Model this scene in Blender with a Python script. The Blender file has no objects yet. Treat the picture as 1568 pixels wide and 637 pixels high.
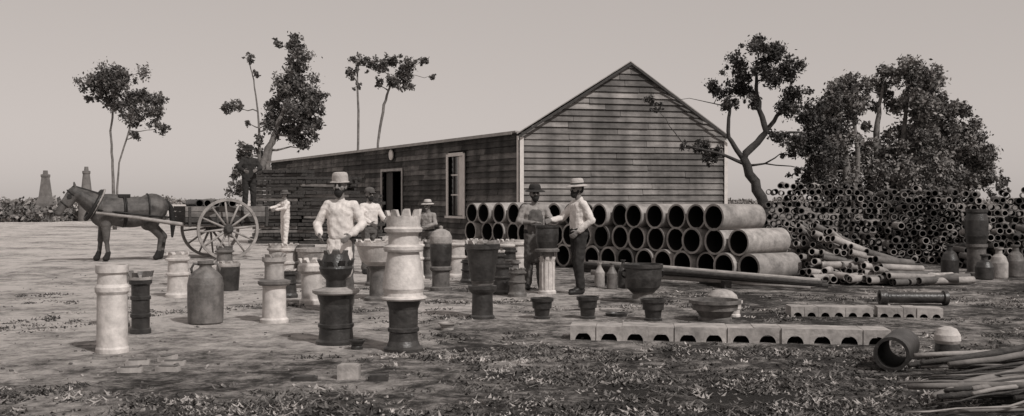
import bpy, math, random
import numpy as np
from mathutils import Vector, Matrix, noise as mnoise
random.seed(7); rng=np.random.default_rng(7)
scene=bpy.context.scene
scene.view_settings.view_transform='Standard'
scene.view_settings.look='None'
scene.view_settings.exposure=0
TINT=(1.0,0.935,0.895)
def sep(g): return (g*TINT[0],g*TINT[1],g*TINT[2],1)
# ------------------------------------------------------------ materials
_m={}
def mat(name,g,rough=0.8,amt=0.25,scale=6.0,bump=0.2,bscale=None,stretch=(1,1,1),spec=0.3,streak=0.0):
    if name in _m: return _m[name]
    m=bpy.data.materials.new(name); m.use_nodes=True
    nt=m.node_tree; N=nt.nodes; L=nt.links
    b=N['Principled BSDF']; b.inputs['Roughness'].default_value=rough
    b.inputs['Specular IOR Level'].default_value=spec
    tc=N.new('ShaderNodeTexCoord'); mp=N.new('ShaderNodeMapping'); mp.inputs['Scale'].default_value=stretch
    L.new(tc.outputs['Object'],mp.inputs['Vector'])
    n=N.new('ShaderNodeTexNoise'); n.inputs['Scale'].default_value=scale; n.inputs['Detail'].default_value=7; n.inputs['Roughness'].default_value=0.65
    L.new(mp.outputs[0],n.inputs['Vector'])
    r=N.new('ShaderNodeValToRGB')
    r.color_ramp.elements[0].position=0.3; r.color_ramp.elements[0].color=sep(g*(1-amt))
    r.color_ramp.elements[1].position=0.7; r.color_ramp.elements[1].color=sep(g*(1+amt))
    L.new(n.outputs['Fac'],r.inputs['Fac'])
    out=r.outputs['Color']
    if streak>0:
        mp2=N.new('ShaderNodeMapping'); mp2.inputs['Scale'].default_value=(1,1,0.12)
        L.new(tc.outputs['Object'],mp2.inputs['Vector'])
        n2=N.new('ShaderNodeTexNoise'); n2.inputs['Scale'].default_value=2.2; n2.inputs['Detail'].default_value=6
        L.new(mp2.outputs[0],n2.inputs['Vector'])
        r2=N.new('ShaderNodeValToRGB'); r2.color_ramp.elements[0].position=0.38; r2.color_ramp.elements[0].color=(1-streak,)*3+(1,)
        r2.color_ramp.elements[1].position=0.62; r2.color_ramp.elements[1].color=(1,1,1,1)
        L.new(n2.outputs['Fac'],r2.inputs['Fac'])
        mx=N.new('ShaderNodeMix'); mx.data_type='RGBA'; mx.blend_type='MULTIPLY'; mx.inputs[0].default_value=1
        L.new(out,mx.inputs[6]); L.new(r2.outputs['Color'],mx.inputs[7]); out=mx.outputs[2]
    L.new(out,b.inputs['Base Color'])
    if bump>0:
        nb=N.new('ShaderNodeTexNoise'); nb.inputs['Scale'].default_value=bscale or scale*4; nb.inputs['Detail'].default_value=5
        L.new(mp.outputs[0],nb.inputs['Vector'])
        bp=N.new('ShaderNodeBump'); bp.inputs['Strength'].default_value=bump; bp.inputs['Distance'].default_value=0.02
        L.new(nb.outputs['Fac'],bp.inputs['Height']); L.new(bp.outputs[0],b.inputs['Normal'])
    _m[name]=m; return m
WHITE=mat('white_glazed_clay',0.58,0.6,0.28,9,0.25,streak=.28)
PALE=mat('pale_clay',0.36,0.75,0.38,8,0.3,streak=.25)
MID=mat('stoneware_mid',0.15,0.5,0.5,8,0.3,streak=.3)
DARK=mat('salt_glazed_dark',0.04,0.4,0.65,8,0.3,spec=0.5,streak=.3)
OPENING_SHADE=mat('opening_shade',0.011,0.85,0.3,7,0.1,spec=.1)  # near-black colour paints the shade inside pipe bores and block arches
PIPE=mat('pipe_clay',0.27,0.6,0.5,4,0.3)
PIPE2=mat('pipe_clay_dark',0.11,0.6,0.5,5,0.3)
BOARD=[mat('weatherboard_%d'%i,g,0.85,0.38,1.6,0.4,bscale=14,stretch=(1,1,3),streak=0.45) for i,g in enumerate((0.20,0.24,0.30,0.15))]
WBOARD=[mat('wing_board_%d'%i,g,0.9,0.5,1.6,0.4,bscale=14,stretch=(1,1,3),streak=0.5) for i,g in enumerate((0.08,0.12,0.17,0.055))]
TRIM=mat('painted_trim',0.62,0.6,0.15,5,0.1)
ROOF=mat('corrugated_iron',0.3,0.5,0.3,3,0.1)
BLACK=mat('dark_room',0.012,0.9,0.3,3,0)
GLASS=mat('window_glass',0.03,0.12,0.2,3,0.02,spec=0.6)
WOODD=mat('weathered_timber_dark',0.055,0.85,0.5,5,0.4,stretch=(3,3,8))
WOODL=mat('weathered_timber_pale',0.28,0.85,0.4,5,0.4)
BARK=mat('bark_dark',0.05,0.9,0.4,6,0.6)
BARKP=mat('bark_pale',0.16,0.9,0.45,4,0.4)
BRICK=mat('kiln_brick',0.16,0.9,0.3,3,0.3)
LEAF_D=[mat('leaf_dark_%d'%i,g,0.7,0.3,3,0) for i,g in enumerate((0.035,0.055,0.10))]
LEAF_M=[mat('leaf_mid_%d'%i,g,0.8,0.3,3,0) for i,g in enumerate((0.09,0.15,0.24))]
LEAF_F=[mat('leaf_far_%d'%i,g,0.8,0.3,2,0) for i,g in enumerate((0.065,0.10,0.16))]  # distance haze put into the colour: far foliage is made paler
HAZE=[mat('haze_leaf_%d'%i,g,.9,.2,1,0) for i,g in enumerate((.2,.25,.3))]
SKIN=mat('skin',0.20,0.6,0.12,10,0.1)
HAIR=mat('hair',0.02,0.8,0.4,40,0.5)
SHIRTW=mat('shirt_white',0.62,0.9,0.2,9,0.9,bscale=12)
SHIRTG=mat('shirt_grey',0.26,0.9,0.25,9,0.9,bscale=12)
CLOTHD=mat('cloth_dark',0.028,0.9,0.4,9,0.8,bscale=12)
CLOTHM=mat('cloth_mid',0.10,0.9,0.35,9,0.8,bscale=12)
BOOT=mat('boot_leather',0.02,0.5,0.3,9,0.2)
FELT=mat('felt_pale',0.42,0.95,0.25,12,0.3)
COAT=mat('horse_coat',0.08,0.6,0.75,3.2,0.3,bscale=40)
LEATHER=mat('harness_leather',0.02,0.5,0.3,9,0.2)
DRY=[mat('dry_grass_%d'%i,g,0.9,0.3,3,0) for i,g in enumerate((0.32,0.15,0.055,0.44))]

# ------------------------------------------------------------ mesh builder
class MB:
    def __init__(s): s.v=[];s.f=[];s.m=[];s.s=[];s.mats=[]
    def mi(s,mt):
        if mt not in s.mats: s.mats.append(mt)
        return s.mats.index(mt)
    def add(s,vs,fs,mt,M=None,smooth=False):
        o=len(s.v)
        if M is not None: vs=[tuple(M@Vector(p)) for p in vs]
        s.v.extend([tuple(p) for p in vs]); k=s.mi(mt)
        for f in fs:
            s.f.append([i+o for i in f]); s.m.append(k); s.s.append(smooth)
    def box(s,c,sz,mt,rz=0,M=None,rx=0,ry=0):
        x,y,z=[a/2 for a in sz]
        vs=[(-x,-y,-z),(x,-y,-z),(x,y,-z),(-x,y,-z),(-x,-y,z),(x,-y,z),(x,y,z),(-x,y,z)]
        fs=[(0,3,2,1),(4,5,6,7),(0,1,5,4),(1,2,6,5),(2,3,7,6),(3,0,4,7)]
        T=Matrix.Translation(c)@Matrix.Rotation(rz,4,'Z')@Matrix.Rotation(ry,4,'Y')@Matrix.Rotation(rx,4,'X')
        if M is not None: T=M@T
        s.add(vs,fs,mt,T)
    def lathe(s,prof,mt,M=None,n=28,smooth=True,cap0=True,cap1=True,wob=0.0,mats=None):
        """profile [(r,z)..]; bands duplicated so sharp profile edges stay sharp"""
        ph=random.random()*6
        cs=[(math.cos(2*math.pi*i/n),math.sin(2*math.pi*i/n),1+wob*math.sin(3*2*math.pi*i/n+ph)) for i in range(n)]
        for k in range(len(prof)-1):
            (r0,z0),(r1,z1)=prof[k],prof[k+1]
            vs=[(c*r0*w,t*r0*w,z0) for c,t,w in cs]+[(c*r1*w,t*r1*w,z1) for c,t,w in cs]
            fs=[(i,(i+1)%n,n+(i+1)%n,n+i) for i in range(n)]
            s.add(vs,fs,(mats[k] if mats else mt),M,smooth)
        if cap0: s.add([(c*prof[0][0],t*prof[0][0],prof[0][1]) for c,t,w in cs][::-1],[tuple(range(n))],(mats[0] if mats else mt),M)
        if cap1: s.add([(c*prof[-1][0],t*prof[-1][0],prof[-1][1]) for c,t,w in cs],[tuple(range(n))],(mats[-1] if mats else mt),M)
    def teeth(s,r,z0,h,k,mt,M=None,t=0.025,flare=0.15,duty=0.8):
        h*=0.62; flare*=0.6
        for i in range(k):
            a=2*math.pi*i/k; w=math.pi/k*duty
            vs=[]
            hh=h*random.uniform(.8,1.1)
            for (rr,zz,ww) in ((r,z0-.004,w),(r*(1+flare),z0+hh,w*0.6)):
                for (ri,aa) in ((rr,-ww),(rr,ww),(rr-t,ww),(rr-t,-ww)):
                    vs.append((ri*math.cos(a+aa),ri*math.sin(a+aa),zz))
            s.add(vs,[(0,1,5,4),(1,2,6,5),(2,3,7,6),(3,0,4,7),(4,5,6,7),(3,2,1,0)],mt,M)
    def tube(s,pts,rad,mt,n=8,M=None,smooth=True):
        pts=[Vector(p) for p in pts]; vs=[];fs=[]
        up=Vector((0.13,0.31,0.94))
        for i,p in enumerate(pts):
            d=(pts[min(i+1,len(pts)-1)]-pts[max(i-1,0)])
            if d.length<1e-6: d=Vector((0,0,1))
            d.normalize()
            u=d.cross(up)
            if u.length<0.05: u=d.cross(Vector((1,0,0)))
            u.normalize(); w=d.cross(u)
            for j in range(n):
                a=2*math.pi*j/n
                vs.append(tuple(p+(u*math.cos(a)+w*math.sin(a))*rad[i]))
        for i in range(len(pts)-1):
            for j in range(n):
                a=i*n+j;b=i*n+(j+1)%n
                fs.append((a,b,b+n,a+n))
        fs.append(tuple(range(n))[::-1]); fs.append(tuple(range((len(pts)-1)*n,len(pts)*n)))
        s.add(vs,fs,mt,M,smooth)
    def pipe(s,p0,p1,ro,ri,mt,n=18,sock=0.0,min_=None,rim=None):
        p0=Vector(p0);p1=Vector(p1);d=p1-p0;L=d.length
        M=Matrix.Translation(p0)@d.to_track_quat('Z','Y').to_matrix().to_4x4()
        im=min_ or OPENING_SHADE; rm=rim or mt
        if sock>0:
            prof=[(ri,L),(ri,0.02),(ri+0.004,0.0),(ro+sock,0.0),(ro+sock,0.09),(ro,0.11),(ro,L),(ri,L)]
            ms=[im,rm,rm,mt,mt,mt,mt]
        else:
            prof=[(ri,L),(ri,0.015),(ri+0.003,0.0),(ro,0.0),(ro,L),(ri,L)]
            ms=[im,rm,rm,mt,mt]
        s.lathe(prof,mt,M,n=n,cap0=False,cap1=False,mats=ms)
    def obj(s,name,loc=(0,0,0),rz=0,parent=None):
        me=bpy.data.meshes.new(name); me.from_pydata(s.v,[],s.f)
        for m in s.mats: me.materials.append(m)
        me.polygons.foreach_set('material_index',s.m); me.polygons.foreach_set('use_smooth',s.s)
        me.update()
        o=bpy.data.objects.new(name,me); scene.collection.objects.link(o)
        o.location=loc; o.rotation_euler=(0,0,rz)
        if parent: o.parent=parent
        return o
def empty(name,loc=(0,0,0),rz=0):
    e=bpy.data.objects.new(name,None); scene.collection.objects.link(e); e.location=loc; e.rotation_euler=(0,0,rz); e.empty_display_size=0.3
    return e
def T(z=0,x=0,y=0): return Matrix.Translation((x,y,z))

# ------------------------------------------------------------ world, sun, camera
sun_vec=Vector((0.46,-0.55,0.74)).normalized()
el=math.asin(sun_vec.z); az=math.atan2(sun_vec.x,sun_vec.y)
w=bpy.data.worlds.new('World'); scene.world=w; w.use_nodes=True
nt=w.node_tree; bg=nt.nodes['Background']
sk=nt.nodes.new('ShaderNodeTexSky'); sk.sky_type='NISHITA'; sk.sun_disc=False
sk.sun_elevation=el; sk.sun_rotation=az; sk.dust_density=1.0; sk.air_density=1.0
bw=nt.nodes.new('ShaderNodeRGBToBW'); nt.links.new(sk.outputs[0],bw.inputs[0])
# monochrome plate: sky luminance plus an even high haze that whitens it
hz=nt.nodes.new('ShaderNodeMath'); hz.operation='MULTIPLY_ADD'; nt.links.new(bw.outputs[0],hz.inputs[0]); hz.inputs[1].default_value=0.36; hz.inputs[2].default_value=3.6
mx=nt.nodes.new('ShaderNodeVectorMath'); mx.operation='SCALE'; mx.inputs[0].default_value=(1.0,0.91,0.86)
nt.links.new(hz.outputs[0],mx.inputs['Scale']); nt.links.new(mx.outputs[0],bg.inputs['Color'])
bg.inputs['Strength'].default_value=0.1
sd=bpy.data.lights.new('sun','SUN'); sd.energy=3.0; sd.angle=math.radians(1.5); sd.color=(1.0,0.965,0.93)
so=bpy.data.objects.new('sun',sd); scene.collection.objects.link(so); so.rotation_euler=sun_vec.to_track_quat('Z','Y').to_euler(); so.location=(20,-20,30)
cd=bpy.data.cameras.new('camera'); cam=bpy.data.objects.new('camera',cd); scene.collection.objects.link(cam)
cam.location=(0,0,1.45); cam.rotation_euler=(math.radians(89.52),0,0); cd.sensor_width=36; cd.lens=36*1600/1568; cd.clip_end=3000
scene.camera=cam

# ------------------------------------------------------------ ground
def ground():
    me=bpy.data.meshes.new('ground'); S=900
    me.from_pydata([(-S,-S,0),(S,-S,0),(S,S,0),(-S,S,0)],[],[(0,1,2,3)])
    o=bpy.data.objects.new('ground',me); scene.collection.objects.link(o)
    m=bpy.data.materials.new('dry_paddock'); m.use_nodes=True; me.materials.append(m)
    nt=m.node_tree;N=nt.nodes;L=nt.links;b=N['Principled BSDF'];b.inputs['Roughness'].default_value=0.95;b.inputs['Specular IOR Level'].default_value=0.1
    tc=N.new('ShaderNodeTexCoord')
    def noise(sc,det=8,ro=0.65,dist=0.0):
        n=N.new('ShaderNodeTexNoise'); n.inputs['Scale'].default_value=sc; n.inputs['Detail'].default_value=det; n.inputs['Roughness'].default_value=ro; n.inputs['Distortion'].default_value=dist
        L.new(tc.outputs['Object'],n.inputs['Vector']); return n.outputs['Fac']
    def math_(op,a,b_=None,c=None):
        n=N.new('ShaderNodeMath'); n.operation=op
        for i,x in enumerate((a,b_,c)):
            if x is None: continue
            if isinstance(x,(int,float)): n.inputs[i].default_value=x
            else: L.new(x,n.inputs[i])
        return n.outputs[0]
    big=noise(0.5,4,.6,.4); mid=noise(1.9,9,0.75,.5); fine=noise(14,8,0.8); dots=noise(5,8,0.75,.3)
    sx=N.new('ShaderNodeSeparateXYZ'); L.new(tc.outputs['Object'],sx.inputs[0])
    # earth is barer (paler) to the left of the yard, weedier to the right and front
    gx=N.new('ShaderNodeMapRange'); L.new(sx.outputs['X'],gx.inputs[0]); gx.inputs[1].default_value=-5; gx.inputs[2].default_value=4; gx.inputs[3].default_value=0.19; gx.inputs[4].default_value=-0.15
    gy=N.new('ShaderNodeMapRange'); L.new(sx.outputs['Y'],gy.inputs[0]); gy.inputs[1].default_value=6.8; gy.inputs[2].default_value=10.5; gy.inputs[3].default_value=-0.24; gy.inputs[4].default_value=0.04
    f=math_('MULTIPLY',big,1.0); f=math_('MULTIPLY_ADD',mid,1.3,f); f=math_('MULTIPLY_ADD',fine,0.75,f); f=math_('MULTIPLY_ADD',dots,1.0,f)
    f=math_('ADD',f,gx.outputs[0]); f=math_('ADD',f,gy.outputs[0])
    f=math_('SUBTRACT',f,1.48)
    r=N.new('ShaderNodeValToRGB'); e=r.color_ramp.elements
    e[0].position=0.28; e[0].color=sep(0.045); e[1].position=0.86; e[1].color=sep(0.62)
    a=e.new(0.40); a.color=sep(0.11); a=e.new(0.52); a.color=sep(0.24); a=e.new(0.68); a.color=sep(0.42)
    L.new(f,r.inputs[0]); L.new(r.outputs[0],b.inputs['Base Color'])
    bp=N.new('ShaderNodeBump'); bp.inputs['Strength'].default_value=1.0; bp.inputs['Distance'].default_value=0.10
    h=math_('MULTIPLY_ADD',fine,0.5,dots); L.new(h,bp.inputs['Height']); L.new(bp.outputs[0],b.inputs['Normal'])
ground()

def blades_object(name,centres,per,hmin,hmax,spread,wid,mats,weights):
    n=len(centres)*per
    c=np.repeat(np.array(centres),per,axis=0)
    base=np.zeros((n,3)); base[:,:2]=c[:,:2]+rng.normal(0,spread,(n,2)); base[:,2]=0
    sc=np.repeat(rng.uniform(0.5,1.2,len(centres)),per)
    h=rng.uniform(hmin,hmax,n)*sc; a=rng.uniform(0,2*np.pi,n)
    lean=rng.normal(0,1.2,(n,2))*h[:,None]
    dx=np.stack([np.cos(a),np.sin(a),np.zeros(n)],1)*(wid*rng.uniform(0.6,1.4,n))[:,None]
    tip=base.copy(); tip[:,2]=h; tip[:,:2]+=lean
    v=np.stack([base-dx,base+dx,tip],1).reshape(-1,3)
    fs=np.arange(3*n).reshape(-1,3)
    me=bpy.data.meshes.new(name); me.from_pydata(v.tolist(),[],fs.tolist())
    for m in mats: me.materials.append(m)
    mi=np.repeat(rng.choice(len(mats),len(centres),p=weights),per)
    me.polygons.foreach_set('material_index',mi.astype(np.int32)); me.update()
    o=bpy.data.objects.new(name,me); scene.collection.objects.link(o); return o
wc=[]
for k in range(120):
    cx,cy=random.uniform(-0.6,4.8),random.uniform(6.6,10.2)
    if k%3==0: cx,cy=random.uniform(-4.3,0),random.uniform(6.5,7.9)
    if k%4==0: cx,cy=random.uniform(-1,8),random.uniform(10.8,17)
    if k%9==0: cx,cy=random.uniform(-7,0),random.uniform(9,20)
    for q in range(random.randint(5,30)): wc.append((random.gauss(cx,.36),random.gauss(cy,.22)))
blades_object('weeds',wc,20,0.006,0.035,0.055,0.012,DRY,[0.14,0.33,0.48,0.05])

# ------------------------------------------------------------ building
def building():
    root=empty('weatherboard_house')
    C=Vector((0.30,33.75,0)); F=Vector((-13.9,60.4,0)); R=Vector((7.27,35.5,0))
    u=Vector((0.06,0.998,0))
    EV=3.6; RG=5.95
    def wall(name,P,Q,ztop,mats,openings=(),exp=0.2,lip=0.06,out=None):
        d=(Q-P); L=d.length; d.normalize()
        n=Vector((d.y,-d.x,0))
        if n.y>0: n=-n
        mb=MB(); z=0.0
        while z<RG+0.1:
            z1=z+exp
            def rng_at(zz):
                if callable(ztop): return ztop(zz,L)
                return (0,L) if zz<=ztop+1e-6 else None
            a=rng_at(z); b_=rng_at(min(z1,(ztop if not callable(ztop) else z1)))
            if a is None: break
            if b_ is None: m_=(a[0]+a[1])/2; b_=(m_,m_)
            cuts=[0]
            t=random.uniform(1.2,4.5)
            while t<L: cuts.append(t); t+=random.uniform(2.4,4.8)
            cuts.append(L)
            for op in openings:
                if op[2]<z1-0.02 and op[3]>z+0.02: cuts+= [op[0],op[1]]
            cuts=sorted(set(cuts))
            zt=z1 if callable(ztop) else min(z1,ztop)
            for i in range(len(cuts)-1):
                c0,c1=cuts[i],cuts[i+1]; mid=(c0+c1)/2
                if c1-c0<0.01: continue
                if any(op[2]<z1-0.02 and op[3]>z+0.02 and op[0]<=mid<=op[1] for op in openings): continue
                g=0.006
                lo0,lo1=max(c0+g,a[0]),min(c1-g,a[1]); hi0,hi1=max(c0+g,b_[0]),min(c1-g,b_[1])
                if lo1<=lo0: continue
                if hi1<hi0: hi0=hi1=min(max((hi0+hi1)/2,lo0),lo1)
                j=random.uniform(-0.008,0.008); l2=lip+random.uniform(-0.012,0.012)
                A=P+d*lo0+n*l2+Vector((0,0,z+j)); B=P+d*lo1+n*l2+Vector((0,0,z+j+random.uniform(-.008,.008)))
                Cc=P+d*hi1+n*0.005+Vector((0,0,zt+j)); D=P+d*hi0+n*0.005+Vector((0,0,zt+j))
                A2=P+d*lo0+n*0.0+Vector((0,0,z+j)); B2=P+d*lo1+n*0.0+Vector((0,0,z+j))
                mb.add([A,B,Cc,D,A2,B2],[(0,1,2,3),(4,5,1,0)],random.choice(mats))
            z=z1
            if not callable(ztop) and z>=ztop-1e-6: break
        return mb.obj(name,parent=root),d,n,L
    def gab(zz,L):
        if zz<=EV: return (0,L)
        if zz>=RG: return None
        k=(zz-EV)/(RG-EV); ap=0.52*L
        return (ap*k, L-(L-ap)*k)
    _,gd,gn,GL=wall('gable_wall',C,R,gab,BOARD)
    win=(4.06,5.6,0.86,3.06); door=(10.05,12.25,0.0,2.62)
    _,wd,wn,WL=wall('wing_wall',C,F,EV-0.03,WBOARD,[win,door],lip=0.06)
    mb=MB()
    def quad(p,q,z0,z1,mt,off,n): 
        mb.add([p+n*off+Vector((0,0,z0)),q+n*off+Vector((0,0,z0)),q+n*off+Vector((0,0,z1)),p+n*off+Vector((0,0,z1))],[(0,1,2,3)],mt)
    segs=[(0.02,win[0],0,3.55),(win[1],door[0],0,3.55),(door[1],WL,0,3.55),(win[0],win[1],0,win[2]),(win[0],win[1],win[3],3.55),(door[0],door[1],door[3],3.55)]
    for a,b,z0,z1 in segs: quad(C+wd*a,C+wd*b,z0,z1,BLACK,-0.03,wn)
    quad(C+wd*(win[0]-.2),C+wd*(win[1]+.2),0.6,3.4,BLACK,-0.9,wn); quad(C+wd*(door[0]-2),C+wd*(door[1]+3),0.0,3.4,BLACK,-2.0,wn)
    mid=C+gd*(0.52*GL)
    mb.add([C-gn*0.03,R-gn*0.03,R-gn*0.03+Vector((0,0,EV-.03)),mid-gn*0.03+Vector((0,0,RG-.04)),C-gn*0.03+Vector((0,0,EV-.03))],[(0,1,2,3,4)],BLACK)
    Cb=C+u*9;Rb=R+u*9; mb2=mid+u*9
    z=lambda p,h:Vector((p.x,p.y,h))
    mb.add([z(R,0),z(Rb,0),z(Rb,EV),z(R,EV)],[(0,1,2,3)],BOARD[0])
    mb.add([z(Cb,0),z(Rb,0),z(Rb,EV),z(mb2,RG),z(Cb,EV)],[(0,1,2,3,4)],BOARD[1])
    inn=-wn
    Fb=F+inn*6; Cw=C+inn*6
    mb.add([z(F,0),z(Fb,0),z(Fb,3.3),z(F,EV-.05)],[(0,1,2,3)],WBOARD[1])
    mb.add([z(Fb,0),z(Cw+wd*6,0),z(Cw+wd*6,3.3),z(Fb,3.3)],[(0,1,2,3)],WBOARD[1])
    mb.obj('inner_walls',parent=root)
    rf=MB()
    def slab(pts,th,mt):
        t=[Vector(p) for p in pts]; b=[p-Vector((0,0,th)) for p in t]; n=len(t)
        rf.add(t+b,[tuple(range(n)),tuple(range(2*n-1,n-1,-1))]+[(i,(i+1)%n,n+(i+1)%n,n+i)[::-1] for i in range(n)],mt)
    k=(RG-EV)/(0.52*GL); over=0.14
    apx=mid-u*over; apb=mb2
    lf=C-gd*over-u*over; lb=Cb-gd*over
    rt=R+gd*over-u*over; rb=Rb+gd*over
    slab([z(lf,EV-over*k+.07),z(apx,RG+.07),z(apb,RG+.07),z(lb,EV-over*k+.07)],0.035,ROOF)
    slab([z(apx,RG+.072),z(rt,EV-over*k+.07),z(rb,EV-over*k+.07),z(apb,RG+.072)],0.035,ROOF)
    f0=C+wn*0.22+wd*0.0; f1=F+wn*0.22+wd*0.25
    slab([z(f0,EV+.06),z(f1,EV+.04),z(Fb+wd*.25,3.36),z(Cw,3.36)],0.05,ROOF)
    rf.obj('roof',parent=root)
    tr=MB()
    def beam(p,q,wz,th,mt,n,off):
        d=(q-p); 
        a=[p+n*off,q+n*off]; b=[p+n*(off+th),q+n*(off+th)]; up=Vector((0,0,wz))
        vs=[a[0],a[1],b[1],b[0],a[0]+up,a[1]+up,b[1]+up,b[0]+up]
        tr.add(vs,[(0,3,2,1),(4,5,6,7),(0,1,5,4),(1,2,6,5),(2,3,7,6),(3,0,4,7)],mt)
    beam(z(lf+gd*.03,EV-over*k-.10),z(mid-u*.0,RG-.06),0.09,0.03,WOODD,gn,0.09)
    beam(z(mid,RG-.06),z(rt-gd*.03,EV-over*k-.10),0.09,0.03,WOODD,gn,0.092)
    cb=lambda p,d,wdt,n,z0,z1,off,th,mt: beam(z(p,z0),z(p+d*wdt,z0),z1-z0,th,mt,n,off)
    cb(C-gd*0.07,gd,0.13,gn,0,EV-.14,0.075,0.02,TRIM)
    cb(C+wd*0.02,wd,0.11,wn,0,EV-.1,0.08,0.02,TRIM)
    cb(R-gd*0.10,gd,0.12,gn,0,EV-.16,0.075,0.02,TRIM)
    beam(z(C+wd*.2,EV-.05),z(F,EV-.07),0.07,0.025,ROOF,wn,0.225)
    a,b,z0,z1=win
    cb(C+wd*(a-.02),wd,0.16,wn,z0-.02,z1+.04,0.085,0.03,TRIM); cb(C+wd*(b-.14),wd,0.16,wn,z0-.02,z1+.04,0.085,0.03,TRIM)
    cb(C+wd*(a+.14),wd,b-a-.28,wn,z1-.05,z1+.08,0.085,0.03,TRIM); cb(C+wd*(a-.08),wd,b-a+.16,wn,z0-.1,z0-.02,0.085,0.06,TRIM)
    cb(C+wd*(a+.14),wd,0.42,wn,z0,z1-.06,0.03,0.02,TRIM)
    cb(C+wd*(a+.60),wd,0.05,wn,z0,z1-.06,0.03,0.03,TRIM)
    cb(C+wd*(a+.66),wd,b-a-.82,wn,z0,z1-.06,-0.06,0.01,GLASS)
    for q in (0.33,0.66): cb(C+wd*(a+.66),wd,b-a-.82,wn,z0+(z1-z0)*q,z0+(z1-z0)*q+.05,-0.04,0.03,TRIM)
    a,b,z0,z1=door
    cb(C+wd*(a-.12),wd,0.12,wn,0,z1+.1,0.08,0.03,ROOF); cb(C+wd*b,wd,0.12,wn,0,z1+.1,0.08,0.03,ROOF); cb(C+wd*a,wd,b-a,wn,z1,z1+.1,0.08,0.03,ROOF)
    cb(C+wd*(b-.75),wd,0.7,wn,0.02,z1-.03,-0.12,0.03,WOODD)
    tr.obj('trim',parent=root)
    mb=MB(); c=C+wd*11.1+wn*0.09+Vector((0,0,3.3))
    M=Matrix.Translation(c)@wn.to_track_quat('Z','Y').to_matrix().to_4x4()
    mb.lathe([(0.16,0),(0.22,0.02),(0.22,0.06),(0.14,0.09),(0.02,0.1)],TRIM,M); mb.obj('round_plaque',parent=root)
building()

# ------------------------------------------------------------ trees
def tree(name,d,trunks,blobs,leafs,bark,leaf=0.1,dens=1.0,ydep=0.6,fill=1.0,thin=1.0):
    mb=MB(); segp=[]
    for tr in trunks:
        pts=[];rs=[]
        P=[Vector((x,d+yy,z)) for x,yy,z,r in tr]; Rr=[t[3] for t in tr]
        for i in range(len(P)-1):
            for k in range(5):
                t=k/5; q=P[i].lerp(P[i+1],t)
                pts.append(q+Vector((random.uniform(-1,1),random.uniform(-1,1),0))*Rr[i]*0.35); rs.append(Rr[i]*(1-t)+Rr[i+1]*t)
        pts.append(P[-1]); rs.append(Rr[-1])
        mb.tube(pts,rs,bark,n=8)
        for p,r in zip(pts,rs): segp.append((p,r))
    V=[];MI=[]
    for (x,z,r) in blobs:
        c=Vector((x,d+random.uniform(-ydep,ydep),z))
        cand=[(p,rr) for p,rr in segp if p.z<z+0.1 and p.z>0.8]
        if cand:
            p,rr=min(cand,key=lambda q:(q[0]-c).length+abs(q[0].z-(z-r))*0.3)
            mids=[p]; n=5
            for i in range(1,n):
                t=i/n; mids.append(p.lerp(c,t)+Vector((random.uniform(-1,1),random.uniform(-1,1),random.uniform(-.6,.6)-0.5*math.sin(t*3.14)))*(c-p).length*0.09)
            mids.append(c); r0=min(rr*0.6,0.02+0.03*(c-p).length)
            radl=[r0*(1-i/n)+0.006*d/30 for i in range(n+1)]
            mb.tube(mids,radl,bark,n=5)
            for a,b in zip(mids[1:],radl[1:]): segp.append((a,b))
        M=max(7,int((16*min(r,1.2)+5)*fill))
        for k in range(M):
            v=rng.normal(0,1,3); v/=np.linalg.norm(v)+1e-6
            sc=np.array(c)+v*r*(0.2+0.88*rng.random())*np.array([1,1,0.85])
            sr=r*rng.uniform(0.12,0.38)
            nl=int(dens*12*(sr/leaf)**2)+6
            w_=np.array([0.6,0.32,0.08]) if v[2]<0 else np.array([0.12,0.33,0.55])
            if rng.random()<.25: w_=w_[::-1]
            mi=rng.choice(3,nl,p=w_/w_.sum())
            q=rng.normal(0,0.55,(nl,3))*sr+sc
            V.append(q); MI.append(mi)
            if rng.random()<0.4:
                mb.tube([tuple(c),tuple((np.array(c)+sc)/2+rng.normal(0,.05,3)),tuple(sc)],[0.012*d/30,0.008*d/30,0.004*d/30],bark,n=4)
    Q=np.concatenate(V); MI=np.concatenate(MI); n=len(Q)
    a=rng.normal(0,1,(n,3)); a/=np.linalg.norm(a,axis=1)[:,None]
    b=rng.normal(0,1,(n,3)); b-=a*(a*b).sum(1)[:,None]; b/=np.linalg.norm(b,axis=1)[:,None]
    s1=(leaf*rng.uniform(0.5,1.3,n))[:,None]; s2=s1*rng.uniform(0.35,0.7,(n,1))
    vv=np.stack([Q-a*s1,Q-b*s2,Q+a*s1,Q+b*s2],1).reshape(-1,3)
    o0=len(mb.v); mb.v.extend(map(tuple,vv.tolist()))
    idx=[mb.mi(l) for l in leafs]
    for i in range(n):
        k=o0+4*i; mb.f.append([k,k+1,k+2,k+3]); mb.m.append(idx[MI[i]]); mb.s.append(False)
    mb.obj(name); return n
tree('gum_tree',50,[[(-19,0,0,.10),(-19.1,0,3,.06),(-19.2,0,4.7,.05),(-19,0,6.3,.05)],[(-19,0,.2,.07),(-18.8,0,3.2,.04),(-18.2,0,5.1,.04)]],
 [(-19.3,7.1,.9),(-18.4,7.2,.9),(-20,6.8,.6),(-17.8,6.3,.8),(-18.6,5.9,.75),(-17.3,5.5,.65),(-17.1,4.9,.45),(-18.1,5.2,.5),(-17,6.3,.45),(-17.8,4.5,.28),(-19.4,6.4,.6),(-20.3,6.3,.3)],LEAF_F,BARKP,leaf=0.08,dens=1.0)
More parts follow.
